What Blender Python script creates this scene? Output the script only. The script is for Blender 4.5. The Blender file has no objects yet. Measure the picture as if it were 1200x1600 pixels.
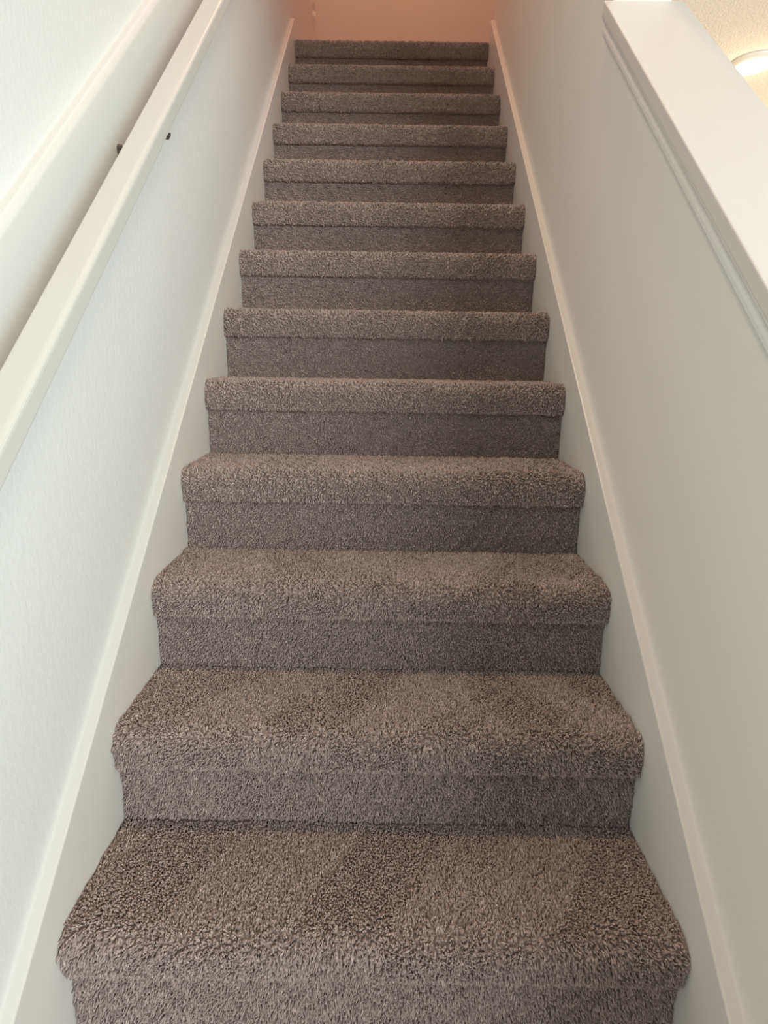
import bpy, bmesh, math
import numpy as np
from mathutils import Matrix, Vector

scene = bpy.context.scene
C = scene.collection

# ------------------------------------------------------------------ camera
cam_d = bpy.data.cameras.new('camera')
cam_d.sensor_fit = 'HORIZONTAL'
cam_d.sensor_width = 36.0
cam_d.lens = 36.0 * 864.3 / 1200.0
cam_d.clip_start = 0.02
cam = bpy.data.objects.new('camera', cam_d)
C.objects.link(cam)
PITCH, YAW, ROLL = 0.26957, -0.003, 0.01571
_f = Vector((math.sin(YAW) * math.cos(PITCH), math.cos(YAW) * math.cos(PITCH), -math.sin(PITCH)))
_r = Vector((math.cos(YAW), -math.sin(YAW), 0))
_u = _r.cross(_f)
_r2 = _r * math.cos(ROLL) + _u * math.sin(ROLL)
_u2 = -_r * math.sin(ROLL) + _u * math.cos(ROLL)
_m = Matrix((_r2, _u2, -_f)).transposed().to_4x4()
_m.translation = Vector((0.00679, -0.38938, 1.00103))
cam.matrix_world = _m
scene.camera = cam

# ------------------------------------------------------------------ light and exposure
scene.view_settings.view_transform = 'Standard'
scene.view_settings.look = 'None'
scene.view_settings.gamma = 1.0
scene.view_settings.use_curve_mapping = False
scene.view_settings.exposure = 0.0

world = bpy.data.worlds.new('world')
scene.world = world
world.use_nodes = True
bg = world.node_tree.nodes['Background']
bg.inputs['Color'].default_value = (0.76, 1.0, 0.97, 1)
bg.inputs['Strength'].default_value = 0.04


def area(name, loc, target, sx, sy, power, col):
    d = bpy.data.lights.new(name, 'AREA')
    d.shape = 'RECTANGLE'
    d.size, d.size_y = sx, sy
    d.energy = power
    d.color = col
    o = bpy.data.objects.new(name, d)
    C.objects.link(o)
    o.location = loc
    o.rotation_euler = (Vector(target) - Vector(loc)).to_track_quat('-Z', 'Y').to_euler()
    return o


# daylight from the windows of the room below, behind the viewer and to the right
area('window_daylight', (2.3, -2.7, 1.55), (-0.1, 1.0, 0.75), 2.2, 1.5, 120, (0.95, 1.0, 0.97))
area('side_window_daylight', (3.6, -1.5, 1.5), (-0.3, 0.7, 0.9), 2.0, 1.4, 60, (0.66, 0.89, 1.0))
# added warm fill, no fixture, evenly brightening the ceiling beyond the low wall
_tl = bpy.data.lights.new('room_ceiling_fill', 'POINT')
_tl.energy, _tl.color, _tl.shadow_soft_size = 84, (1.0, 0.76, 0.49), 0.12
_to = bpy.data.objects.new('room_ceiling_fill', _tl)
C.objects.link(_to)
_to.location = (2.3, 3.0, 0.85)
# recessed downlight in the high stairwell ceiling
_dl = area('stairwell_downlight', (0.08, 0.75, 4.86), (0.08, 0.75, 0), 0.16, 0.16, 7.6, (1.0, 0.68, 0.43))
_dl.data.spread = math.radians(85)
# warm ceiling light over the upstairs landing
area('landing_lamp_light', (-0.05, 3.15, 4.7), (-0.05, 3.0, 0), 0.30, 0.30, 14.5, (1.0, 0.42, 0.27))

# ------------------------------------------------------------------ measures
W2 = 0.46                     # half of the carpet width, face of the skirt boards
WALL = 0.479                  # plaster faces
RUN, RISE, NT, OV = 0.20884, 0.18913, 0.0777, 0.0105
N = 13
M = RISE / RUN
ZTOP = N * RISE
YTOP = N * RUN
YBACK = 3.67
ZCEIL = 4.9
ZLOW = 2.15
YEND = 1.055                  # where the low wall meets the full-height wall

# ------------------------------------------------------------------ materials


def principled(name, col, rough=0.6, spec=0.5):
    m = bpy.data.materials.new(name)
    m.use_nodes = True
    b = m.node_tree.nodes['Principled BSDF']
    b.inputs['Base Color'].default_value = (*col, 1)
    b.inputs['Roughness'].default_value = rough
    b.inputs['Specular IOR Level'].default_value = spec
    return m, m.node_tree, b


def bump(nt, b, scale, strength, dist, detail=3.0, vec=None):
    n = nt.nodes.new('ShaderNodeTexNoise')
    n.inputs['Scale'].default_value = scale
    n.inputs['Detail'].default_value = detail
    co = nt.nodes.new('ShaderNodeTexCoord')
    if vec:
        mp = nt.nodes.new('ShaderNodeMapping')
        mp.inputs['Scale'].default_value = vec
        nt.links.new(co.outputs['Object'], mp.inputs['Vector'])
        nt.links.new(mp.outputs['Vector'], n.inputs['Vector'])
    else:
        nt.links.new(co.outputs['Object'], n.inputs['Vector'])
    bp = nt.nodes.new('ShaderNodeBump')
    bp.inputs['Strength'].default_value = strength
    bp.inputs['Distance'].default_value = dist
    nt.links.new(n.outputs['Fac'], bp.inputs['Height'])
    nt.links.new(bp.outputs['Normal'], b.inputs['Normal'])
    return n


def plaster(name, col, strength):
    m, nt, b = principled(name, col, 0.55, 0.35)
    # orange-peel wall texture: soft blobs of sprayed plaster under the paint
    bump(nt, b, 95.0, strength, 0.004, 2.5, (1, 1.25, 0.8))
    return m


MAT = {}
MAT['wall'] = plaster('wall_paint', (0.86, 0.86, 0.83), 0.24)
MAT['wall_smooth'] = plaster('wall_paint_smooth', (0.885, 0.855, 0.785), 0.07)
MAT['trim'], _nt, _b = principled('white_trim_paint', (0.81, 0.795, 0.755), 0.34, 0.5)
bump(_nt, _b, 14.0, 0.05, 0.004, 2.0)
MAT['cap'], _nt, _b = principled('cream_cap_paint', (0.74, 0.71, 0.65), 0.36, 0.5)
bump(_nt, _b, 14.0, 0.05, 0.004, 2.0)
MAT['rail'], _nt, _b = principled('cream_rail_paint', (0.70, 0.685, 0.63), 0.32, 0.5)
bump(_nt, _b, 18.0, 0.06, 0.004, 2.0, (2, 0.5, 0.5))
MAT['metal'], _nt, _b = principled('dark_bracket_metal', (0.10, 0.09, 0.075), 0.4, 0.5)
_b.inputs['Metallic'].default_value = 0.6
MAT['lamp_rim'], _nt, _b = principled('lamp_rim_enamel', (0.85, 0.80, 0.74), 0.3, 0.5)

# popcorn ceiling
m, nt, b = principled('popcorn_ceiling', (0.80, 0.78, 0.74), 0.9, 0.1)
v = nt.nodes.new('ShaderNodeTexVoronoi')
v.inputs['Scale'].default_value = 130.0
co = nt.nodes.new('ShaderNodeTexCoord')
nt.links.new(co.outputs['Object'], v.inputs['Vector'])
bp = nt.nodes.new('ShaderNodeBump')
bp.inputs['Strength'].default_value = 0.6
bp.inputs['Distance'].default_value = 0.006
bp.invert = True
nt.links.new(v.outputs['Distance'], bp.inputs['Height'])
nt.links.new(bp.outputs['Normal'], b.inputs['Normal'])
MAT['popcorn'] = m

# lamp glass, lit
m, nt, b = principled('lit_lamp_glass', (0.95, 0.92, 0.86), 0.3, 0.5)
b.inputs['Emission Color'].default_value = (1.0, 0.83, 0.66, 1)
b.inputs['Emission Strength'].default_value = 7.0
MAT['lamp_glass'] = m


def carpet_material(name, attr):
    m, nt, b = principled(name, (0.3, 0.25, 0.23), 0.95, 0.1)
    ramp = nt.nodes.new('ShaderNodeValToRGB')
    e = ramp.color_ramp.elements
    e[0].position, e[0].color = 0.0, (0.255, 0.205, 0.192, 1)
    e[1].position, e[1].color = 1.0, (0.72, 0.59, 0.56, 1)
    k = e.new(0.45)
    k.color = (0.465, 0.373, 0.350, 1)
    if attr:
        a = nt.nodes.new('ShaderNodeAttribute')
        a.attribute_name = 'yarn'
        nt.links.new(a.outputs['Fac'], ramp.inputs['Fac'])
    else:
        co = nt.nodes.new('ShaderNodeTexCoord')
        n = nt.nodes.new('ShaderNodeTexNoise')
        n.inputs['Scale'].default_value = 330.0
        n.inputs['Detail'].default_value = 2.0
        nt.links.new(co.outputs['Object'], n.inputs['Vector'])
        nt.links.new(n.outputs['Fac'], ramp.inputs['Fac'])
        bp = nt.nodes.new('ShaderNodeBump')
        bp.inputs['Strength'].default_value = 0.8
        bp.inputs['Distance'].default_value = 0.006
        nt.links.new(n.outputs['Fac'], bp.inputs['Height'])
        nt.links.new(bp.outputs['Normal'], b.inputs['Normal'])
    b.inputs['Sheen Weight'].default_value = 0.15
    b.inputs['Sheen Roughness'].default_value = 0.6
    nt.links.new(ramp.outputs['Color'], b.inputs['Base Color'])
    return m


MAT['yarn'] = carpet_material('taupe_carpet_yarn', True)
MAT['carpet'] = carpet_material('taupe_carpet_ground', False)

# ------------------------------------------------------------------ builders


def link(name, me, mat, parent=None, smooth=False):
    me.materials.append(MAT[mat])
    o = bpy.data.objects.new(name, me)
    C.objects.link(o)
    o.parent = parent
    if smooth:
        me.polygons.foreach_set('use_smooth', [True] * len(me.polygons))
    return o


def from_bm(name, bm, mat, parent=None, smooth=False):
    bmesh.ops.recalc_face_normals(bm, faces=bm.faces[:])
    me = bpy.data.meshes.new(name)
    bm.to_mesh(me)
    bm.free()
    return link(name, me, mat, parent, smooth)


def tag(o, label, cat=None, kind=None, group=None):
    o['label'] = label
    if cat:
        o['category'] = cat
    if kind:
        o['kind'] = kind
    if group:
        o['group'] = group
    return o


def add_box(bm, x0, x1, y0, y1, z0, z1):
    vs = [bm.verts.new((x, y, z)) for z in (z0, z1) for y in (y0, y1) for x in (x0, x1)]
    for a in ((0, 1, 3, 2), (4, 6, 7, 5), (0, 4, 5, 1), (2, 3, 7, 6), (0, 2, 6, 4), (1, 5, 7, 3)):
        bm.faces.new([vs[i] for i in a])


def slope_prism(bm, prof, y0, y1, segs=1, plumb=True):
    """prof: (x, h) with h the plumb height over the nosing line; swept up the pitch"""
    rings = []
    for k in range(segs + 1):
        y = y0 + (y1 - y0) * k / segs
        rings.append([bm.verts.new((x, y, M * y + h)) for x, h in prof])
    n = len(prof)
    for a, b_ in zip(rings, rings[1:]):
        for i in range(n):
            bm.faces.new((a[i], a[(i + 1) % n], b_[(i + 1) % n], b_[i]))
    bm.faces.new(rings[0])
    bm.faces.new(rings[-1][::-1])


def rounded(pts_r, seg=4):
    """polygon with a radius at each corner: list of (x, y, r)"""
    out = []
    n = len(pts_r)
    for i, (x, y, r) in enumerate(pts_r):
        p = Vector((x, y))
        if r <= 0:
            out.append((x, y))
            continue
        a = (Vector(pts_r[i - 1][:2]) - p).normalized() * r
        c = (Vector(pts_r[(i + 1) % n][:2]) - p).normalized() * r
        for k in range(seg + 1):
            t = k / seg
            q = (p + a) * (1 - t) ** 2 + p * 2 * t * (1 - t) + (p + c) * t ** 2
            out.append((q.x, q.y))
    return out


def extrude_yz(bm, poly, x0, x1):
    a = [bm.verts.new((x0, y, z)) for y, z in poly]
    b_ = [bm.verts.new((x1, y, z)) for y, z in poly]
    n = len(poly)
    for i in range(n):
        bm.faces.new((a[i], a[(i + 1) % n], b_[(i + 1) % n], b_[i]))
    bm.faces.new(a[::-1])
    bm.faces.new(b_)


def box_struct(name, label, mat, *dims):
    bm = bmesh.new()
    add_box(bm, *dims)
    return tag(from_bm(name, bm, mat), label, kind='structure')


# ------------------------------------------------------------------ the setting
Y0 = -1.3
box_struct('wall_left', 'white orange-peel textured plaster wall left of the stairs', 'wall',
           -0.62, -WALL, Y0, YBACK, -0.05, ZCEIL)
bm = bmesh.new()
CAPH = 0.797                  # top of the sloped cap over the nosing line
CAPT = 0.030
yb = -0.30
extrude_yz(bm, [(yb, -0.05), (2.72, -0.05), (2.72, ZCEIL), (YEND, ZCEIL),
                (YEND, M * YEND + CAPH - CAPT), (yb, M * yb + CAPH - CAPT)], WALL, 0.604)
tag(from_bm('wall_right', bm, 'wall_smooth'),
    'pale wall right of the stairs, low with a sloped top, then full height', kind='structure')
box_struct('wall_back', 'plain wall behind the upstairs landing', 'wall_smooth',
           -0.62, 3.2, YBACK, YBACK + 0.12, ZLOW + 0.01, ZCEIL)
box_struct('wall_hall', 'wall closing the upstairs hall to the right', 'wall_smooth',
           3.2, 3.32, 2.60, YBACK + 0.12, ZLOW + 0.30, ZCEIL)
box_struct('wall_hall_front', 'near wall of the upstairs hall', 'wall_smooth',
           0.604, 3.2, 2.60, 2.72, ZTOP, ZCEIL)
box_struct('wall_header', 'upper wall over the opening above the low wall', 'wall_smooth',
           WALL, 0.604, Y0, YEND, ZLOW + 0.31, ZCEIL)
box_struct('wall_front', 'upper wall over the foot of the stairs', 'wall_smooth',
           -0.62, 0.604, Y0 - 0.12, Y0, 2.46, ZCEIL)
box_struct('ceiling', 'high ceiling over the stairwell', 'popcorn',
           -0.62, 3.32, Y0 - 0.12, YBACK + 0.12, ZCEIL, ZCEIL + 0.1)
box_struct('ceiling_room', 'warm lit popcorn textured ceiling of the room beyond the low wall', 'popcorn',
           0.604, 5.2, Y0, 7.0, ZLOW, ZLOW + 0.3)
box_struct('wall_room_far', 'far wall of the room beyond the low wall', 'wall_smooth',
           0.604, 5.2, 7.0, 7.12, -0.05, ZLOW + 0.3)
box_struct('wall_room_right', 'right wall of the room beyond the low wall', 'wall_smooth',
           5.2, 5.32, Y0, 7.12, -0.05, ZLOW + 0.3)
box_struct('floor_upper', 'carpeted upstairs landing floor', 'carpet',
           -WALL, 3.2, YTOP + 0.23, YBACK, ZTOP - 0.30, ZTOP - 0.006)
box_struct('floor', 'carpeted floor at the foot of the stairs', 'carpet',
           -WALL, WALL, Y0, 0.22, -0.15, 0.0)
box_struct('floor_room', 'floor of the room beyond the low wall', 'carpet',
           WALL, 5.2, Y0, 7.0, -0.15, -0.05)

# skirt boards
SKH = 0.067
for i, s, lab in ((1, -1, 'white painted skirt board climbing along the left side of the stairs'),
                  (2, 1, 'white painted skirt board climbing along the right side of the stairs')):
    bm = bmesh.new()
    top = SKH + (0.004 if s > 0 else 0)
    slope_prism(bm, rounded([(s * (WALL + 0.0), -0.40, 0), (s * WALL, top, 0), (s * W2, top, 0.003),
                             (s * W2, -0.40, 0)], 2), -0.12, YTOP + 0.012)
    tag(from_bm(f'trim_{i}', bm, 'trim'), lab, kind='structure')

# flat board the handrail is fixed to
BDT = 0.8445
bm = bmesh.new()
slope_prism(bm, rounded([(-WALL, BDT - 0.19, 0), (-WALL, BDT, 0), (-0.4655, BDT, 0.004), (-0.460, BDT - 0.012, 0.004),
                         (-0.460, BDT - 0.19, 0.002)], 3), Y0 + 0.02, 2.60)
tag(from_bm('trim_3', bm, 'trim'), 'wide white board on the left wall behind the handrail', kind='structure')

# cap and apron moulding of the low wall
bm = bmesh.new()
slope_prism(bm, rounded([(0.459, CAPH - CAPT, 0.004), (0.459, CAPH, 0.003), (0.632, CAPH, 0.003), (0.632, CAPH - CAPT, 0.004)], 3),
            yb - 0.03, YEND)
tag(from_bm('trim_4', bm, 'cap'), 'wide cream cap board sloping along the top of the low right wall', kind='structure')
bm = bmesh.new()
h0 = CAPH - CAPT
slope_prism(bm, [(WALL, h0), (0.4625, h0), (0.4630, h0 - 0.006), (0.4665, h0 - 0.014), (0.4705, h0 - 0.019),
                 (0.4710, h0 - 0.024), (0.4685, h0 - 0.029), (0.4680, h0 - 0.036), (0.4700, h0 - 0.042),
                 (0.4735, h0 - 0.045), (0.4740, h0 - 0.052), (WALL, h0 - 0.054)], yb - 0.005, YEND + 0.018)
tag(from_bm('trim_5', bm, 'trim'), 'narrow profiled moulding under the sloped cap of the right wall', kind='structure')

# ragged caulk bead in the landing corner
rng = np.random.default_rng(5)
bm = bmesh.new()
zs = np.linspace(ZTOP, 3.06, 22)
prev = None
for z in zs:
    w = 0.010 + 0.010 * rng.random()
    y = YBACK - 0.075 + rng.normal() * 0.004
    ring = [bm.verts.new(p) for p in ((-WALL, y - w, z), (-WALL + 0.012 + 0.009 * rng.random(), y, z), (-WALL, y + w, z))]
    if prev:
        for i in range(3):
            bm.faces.new((prev[i], prev[(i + 1) % 3], ring[(i + 1) % 3], ring[i]))
    else:
        bm.faces.new(ring)
    prev = ring
bm.faces.new(prev)
tag(from_bm('trim_6', bm, 'trim'), 'ragged pale caulk line near the corner of the upstairs landing', kind='structure')

# ------------------------------------------------------------------ handrail
rail_root = bpy.data.objects.new('handrail', None)
C.objects.link(rail_root)
tag(rail_root, 'cream painted wooden handrail sloping along the left wall', 'handrail')
RT, RB = 0.7765, 0.7405
bm = bmesh.new()
slope_prism(bm, rounded([(-0.4155, RB, 0.005), (-0.4155, RT, 0.003), (-0.3740, RT, 0.010), (-0.3740, RB, 0.004)], 5),
            -0.9, 2.55)
from_bm('rail', bm, 'rail', rail_root)


def bracket(y):
    bm = bmesh.new()
    z = M * y
    # curved arm: from the rose on the board out and up to the saddle under the rail
    path = [(-0.459, 0.705), (-0.440, 0.700), (-0.420, 0.706), (-0.405, 0.722), (-0.397, 0.738)]
    prev = None
    for i, (x, h) in enumerate(path):
        ring = []
        j0, j1 = max(0, i - 1), min(len(path) - 1, i + 1)
        t = Vector((path[j1][0] - path[j0][0], 0, path[j1][1] - path[j0][1])).normalized()
        nrm = Vector((-t.z, 0, t.x))
        for k in range(8):
            a = 2 * math.pi * k / 8
            p = Vector((x, y, z + h)) + (nrm * math.cos(a) + Vector((0, 1, 0)) * math.sin(a)) * 0.0055
            ring.append(bm.verts.new(p))
        if prev:
            for k in range(8):
                bm.faces.new((prev[k], prev[(k + 1) % 8], ring[(k + 1) % 8], ring[k]))
        else:
            bm.faces.new(ring)
        prev = ring
    bm.faces.new(prev)
    o = from_bm('bracket', bm, 'metal', rail_root, True)
    bm = bmesh.new()
    bmesh.ops.create_cone(bm, cap_ends=True, segments=20, radius1=0.013, radius2=0.011, depth=0.006,
                          matrix=Matrix.Translation((-0.457, y, z + 0.712)) @ Matrix.Rotation(math.pi / 2, 4, 'Y'))
    from_bm('rose', bm, 'metal', o)
    bm = bmesh.new()
    slope_prism(bm, [(-0.412, RB - 0.0045), (-0.412, RB - 0.0005), (-0.3722, RB - 0.0005), (-0.3722, RB - 0.0045)], y - 0.006, y + 0.005)
    from_bm('saddle', bm, 'metal', o)
    bm = bmesh.new()
    bmesh.ops.create_cone(bm, cap_ends=True, segments=10, radius1=0.0035, radius2=0.0025, depth=0.004,
                          matrix=Matrix.Translation((-0.4535, y, z + 0.7205)) @ Matrix.Rotation(math.pi / 2, 4, 'Y'))
    from_bm('screw', bm, 'rail', o)


bracket(0.690)
bracket(1.95)

# ------------------------------------------------------------------ ceiling lamp
LX, LY, LR = 1.423, 2.186, 0.0835
lamp = bpy.data.objects.new('ceiling_lamp', None)
C.objects.link(lamp)
lamp.location = (LX, LY, ZLOW)
tag(lamp, 'lit round flush lamp with a pale rim on the ceiling beyond the low wall', 'lamp')


def lathe(name, prof, mat, parent, segs=48):
    bm = bmesh.new()
    rings = []
    for r, z in prof:
        rings.append([bm.verts.new((r * math.cos(2 * math.pi * k / segs), r * math.sin(2 * math.pi * k / segs), z))
                      for k in range(segs)])
    for a, b_ in zip(rings, rings[1:]):
        for k in range(segs):
            bm.faces.new((a[k], a[(k + 1) % segs], b_[(k + 1) % segs], b_[k]))
    bm.faces.new(rings[0])
    bm.faces.new(rings[-1][::-1])
    return from_bm(name, bm, mat, parent, True)


lathe('rim', [(0.060, 0.0), (LR, 0.0), (LR, -0.004), (LR - 0.003, -0.010), (LR - 0.010, -0.017), (0.068, -0.0195), (0.066, -0.014)],
      'lamp_rim', lamp)
lathe('glass_lens', [(0.0655, -0.013)] + [(0.0675 * math.cos(a), -0.0185 - 0.0085 * math.sin(a))
                                          for a in np.linspace(0, math.pi / 2 - 0.03, 10)], 'lamp_glass', lamp)
ld = bpy.data.lights.new('lamp_bulb', 'POINT')
ld.energy = 0.8
ld.color = (1.0, 0.78, 0.50)
ld.shadow_soft_size = 0.06
lo = bpy.data.objects.new('lamp_bulb', ld)
C.objects.link(lo)
lo.parent = lamp
lo.location = (0, 0, -0.12)

# ------------------------------------------------------------------ carpeted stairs
stairs = bpy.data.objects.new('staircase', None)
C.objects.link(stairs)
tag(stairs, 'straight staircase covered in taupe cut-pile carpet between two white walls', 'staircase')
PILE = 0.0080


def dense(path, step=0.002):
    P = [np.array(path[0])]
    for a, b_ in zip(path[:-1], path[1:]):
        a, b_ = np.array(a), np.array(b_)
        n = max(1, int(np.linalg.norm(b_ - a) / step))
        for k in range(1, n + 1):
            P.append(a + (b_ - a) * k / n)
    return np.array(P)


def nosing_profile(i):
    """outer face of the pile in (y, z), from the back of the tread round the nosing to the riser"""
    y, z = i * RUN, i * RISE
    back = RUN + OV if i < N else RUN + 0.03
    r1, r2 = 0.034, 0.009
    pts = [(y + back, z)]
    for k in range(11):
        a = math.pi / 2 * k / 10
        pts.append((y + r1 - r1 * math.sin(a), z - r1 + r1 * math.cos(a)))
    for k in range(7):
        a = math.pi / 2 * k / 6
        pts.append((y + r2 - r2 * math.cos(a), z - NT + r2 - r2 * math.sin(a)))
    pts.append((y + r2 + 0.014, z - NT))
    return pts


def riser_profile(i):
    y, z = i * RUN + OV, i * RISE
    return [(y + 0.007, z - NT - 0.0025), (y, z - RISE)]


def smooth_field(rng, n, fmin, fmax, sy=0.6):
    a = rng.normal(size=n)
    kx = rng.uniform(fmin, fmax, n) * rng.choice([-1, 1], n)
    ks = rng.uniform(fmin, fmax, n) * rng.choice([-1, 1], n) * sy
    ph = rng.uniform(0, 6.28, n)

    def f(x, s):
        v = np.zeros_like(x)
        for j in range(n):
            v += a[j] * np.sin(kx[j] * x + ks[j] * s + ph[j])
        return v / math.sqrt(n / 2)
    return f


def tufts(name, prof, spacing, width, seed, parent, lean_s, fluff, marks, bend, xmax=W2 - 0.003, hidden=None, hidden_spacing=0.009):
    """cut yarn ends standing on a profile swept across the stair"""
    rng = np.random.default_rng(seed)
    D = dense(prof, 0.001)
    T = np.gradient(D, axis=0)
    T /= np.linalg.norm(T, axis=1)[:, None]
    Nn = np.stack([T[:, 1], -T[:, 0]], 1)         # outward: up on treads, forward on risers
    if Nn[0] @ np.array([-1.0, 1.0]) < 0:
        Nn = -Nn
    # smooth the normals a little so the pile fans out round bends
    k = 7
    ker = np.ones(k) / k
    Nn = np.stack([np.convolve(np.pad(Nn[:, c], k // 2, mode='edge'), ker, 'valid') for c in (0, 1)], 1)
    Nn /= np.linalg.norm(Nn, axis=1)[:, None]
    seg = np.linalg.norm(np.diff(D, axis=0), axis=1)
    S = np.concatenate([[0], np.cumsum(seg)])
    Ltot = S[-1]

    def grid(s0, s1, sp):
        ns, nx = max(1, int((s1 - s0) / sp)), int(2 * xmax / sp)
        ss, xx = np.meshgrid(s0 + (np.arange(ns) + 0.5) * (s1 - s0) / ns, -xmax + (np.arange(nx) + 0.5) * 2 * xmax / nx, indexing='ij')
        ss = ss.ravel() + rng.uniform(-0.48, 0.48, ns * nx) * sp
        xx = xx.ravel() + rng.uniform(-0.48, 0.48, ns * nx) * sp
        return np.clip(ss, s0, s1), np.clip(xx, -xmax, xmax), np.full(ns * nx, width * sp / spacing)
    if hidden:
        a = grid(0, hidden, hidden_spacing)
        b_ = grid(hidden, Ltot, spacing)
        s, x, wd = (np.concatenate(q) for q in zip(a, b_))
    else:
        s, x, wd = grid(0, Ltot, spacing)
    n = len(s)
    py = np.interp(s, S, D[:, 0]); pz = np.interp(s, S, D[:, 1])
    ny = np.interp(s, S, Nn[:, 0]); nz = np.interp(s, S, Nn[:, 1])
    ty = np.interp(s, S, T[:, 0]); tz = np.interp(s, S, T[:, 1])
    nrm = np.stack([np.zeros(n), ny, nz], 1)
    tan = np.stack([np.zeros(n), ty, tz], 1)
    ex = np.array([1.0, 0, 0])
    big = smooth_field(rng, 7, 12, 34, 0.45)(x, s)
    mid = smooth_field(rng, 14, 90, 260)
    mid2 = smooth_field(rng, 14, 90, 260)
    clump = mid(x, s); clump2 = mid2(x, s)
    h = PILE * rng.uniform(0.85, 1.25, n) * (1 + 0.10 * clump)
    ls = lean_s + marks * np.tanh(2.2 * big) + fluff * (0.22 * clump + 0.42 * rng.normal(size=n))
    lx = fluff * (0.22 * clump2 + 0.45 * rng.normal(size=n))
    lean = tan * ls[:, None] + ex * lx[:, None]
    root = np.stack([x, py, pz], 1) - nrm * PILE
    up = nrm + lean * 0.55
    midp = root + up * (h * 0.78)[:, None]
    tip = midp + (nrm * 0.30 + lean * 0.35) * (h * 0.62)[:, None]
    # yarn ends gather in clumps; where the pile opens round the nosing the gaps show
    cs = 0.0095
    g = np.random.default_rng(seed + 7)
    gx, gs = int(1.0 / cs) + 4, int(Ltot / cs) + 4
    cx = (np.arange(gx)[:, None] + g.uniform(0.1, 0.9, (gx, gs))) * cs - 0.5 - cs
    cq = (np.arange(gs)[None, :] + g.uniform(0.1, 0.9, (gx, gs))) * cs - cs
    ix, iq = ((x + 0.5 + cs) / cs).astype(int), ((s + cs) / cs).astype(int)
    best = np.full(n, 9.0); dx = np.zeros(n); ds = np.zeros(n)
    for a_ in (-1, 0, 1):
        for b2 in (-1, 0, 1):
            jx, jq = np.clip(ix + a_, 0, gx - 1), np.clip(iq + b2, 0, gs - 1)
            ux, uq = cx[jx, jq] - x, cq[jx, jq] - s
            dd = ux * ux + uq * uq
            hit = dd < best
            best[hit] = dd[hit]; dx[hit] = ux[hit]; ds[hit] = uq[hit]
    curv = np.zeros(n)
    if bend:
        curv = np.exp(-((s - bend) / 0.030) ** 2)
    cst = (0.16 + 0.58 * curv) * np.clip(1 + 0.5 * smooth_field(g, 8, 25, 70)(x, s), 0.2, 1.9)
    pull = ex * (dx * cst)[:, None] + tan * (ds * cst)[:, None]
    midp += pull * 0.75
    tip += pull * 1.1
    # keep the ends between the skirt boards
    for P in (midp, tip):
        P[:, 0] = np.clip(P[:, 0], -W2 + 0.0015, W2 - 0.0015)
    ax = tip - root
    ax /= np.linalg.norm(ax, axis=1)[:, None]
    e1 = np.cross(ax, ex); e1 /= np.linalg.norm(e1, axis=1)[:, None]
    e2 = np.cross(ax, e1)
    rot = rng.uniform(0, 6.28, n)
    w = wd * rng.uniform(0.8, 1.2, n) * 0.5
    V = np.empty((n, 7, 3), np.float32)
    for k in range(3):
        c, d = np.cos(rot + k * 2.094)[:, None], np.sin(rot + k * 2.094)[:, None]
        off = e1 * c + e2 * d
        V[:, k] = root + off * (w * 0.8)[:, None]
        V[:, 3 + k] = midp + off * (w * 1.12)[:, None]
    V[:, 6] = tip
    F = np.array([(0, 1, 4), (0, 4, 3), (1, 2, 5), (1, 5, 4), (2, 0, 3), (2, 3, 5), (3, 4, 6), (4, 5, 6), (5, 3, 6)], np.int32)
    I = (F[None] + (np.arange(n, dtype=np.int32) * 7)[:, None, None]).reshape(-1)
    me = bpy.data.meshes.new(name)
    me.vertices.add(n * 7); me.loops.add(n * 27); me.polygons.add(n * 9)
    me.vertices.foreach_set('co', V.reshape(-1))
    me.loops.foreach_set('vertex_index', I)
    me.polygons.foreach_set('loop_start', np.arange(0, n * 27, 3, dtype=np.int32))
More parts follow.
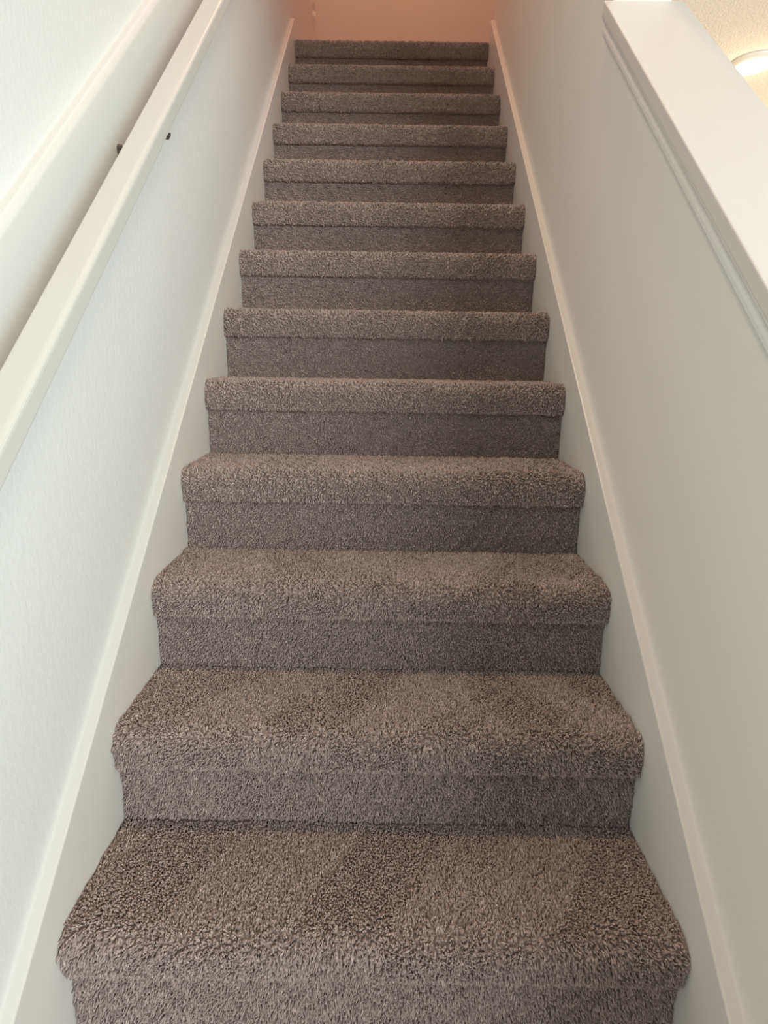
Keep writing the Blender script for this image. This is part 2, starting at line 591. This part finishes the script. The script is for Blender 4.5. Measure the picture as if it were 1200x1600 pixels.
    me.polygons.foreach_set('use_smooth', np.ones(n * 9, bool))
    at = me.attributes.new('yarn', 'FLOAT', 'POINT')
    at.data.foreach_set('value', np.repeat(np.clip(rng.normal(0.45, 0.22, n), 0, 1), 7).astype(np.float32))
    me.update(calc_edges=True)
    o = link(name, me, 'yarn', parent)
    o['kind'] = 'stuff'
    return n


def sheet(name, prof, thick_to, parent):
    """solid carpet ground under the pile, closed towards the inside of the step"""
    bm = bmesh.new()
    extrude_yz(bm, prof, -W2 + 0.001, W2 - 0.001)
    return from_bm(name, bm, 'carpet', parent)


total = 0
for i in range(1, N + 1):
    if i <= 3:
        sp, wd = 0.00300, 0.0030
    elif i <= 6:
        sp, wd = 0.00365, 0.0036
    else:
        sp, wd = 0.00450, 0.0044
    P = nosing_profile(i)
    y, z = i * RUN, i * RISE
    back = P[0][0]
    q = PILE * 0.93
    # ground profile, pulled in by the pile
    G = [(back + 0.025, z - q)]
    r1, r2 = 0.034 - q, 0.006
    for k in range(9):
        a = math.pi / 2 * k / 8
        G.append((y + q + r1 - r1 * math.sin(a), z - q - r1 + r1 * math.cos(a)))
    for k in range(5):
        a = math.pi / 2 * k / 4
        G.append((y + q + r2 - r2 * math.cos(a), z - NT + q * 0.6 + r2 - r2 * math.sin(a)))
    G += [(y + OV + 2.6 * q, z - NT + q * 0.6), (back + 0.025, z - NT + q * 0.6)]
    tr = sheet('tread', G, 0, stairs)
    total += tufts('carpet_pile', P, sp, wd, 100 + i, tr, 0.12, 1.0, 0.62, back - y - 0.034 + 0.027,
                   hidden=(RUN - 0.045 if i >= 7 else None))
    Rp = riser_profile(i)
    xr = y + OV + q
    rg = [(xr + 0.007, z - NT + 0.004), (xr, Rp[1][1] - q * 0.9), (xr + 0.02, Rp[1][1] - q * 0.9), (xr + 0.025, z - NT + 0.004)]
    ri = sheet('riser', rg, 0, stairs)
    total += tufts('carpet_pile', Rp, sp * 0.95, wd * 0.92, 300 + i, ri, 0.25, 0.8, 0.22, None)
print('tufts', total, 'triangles', total * 9)
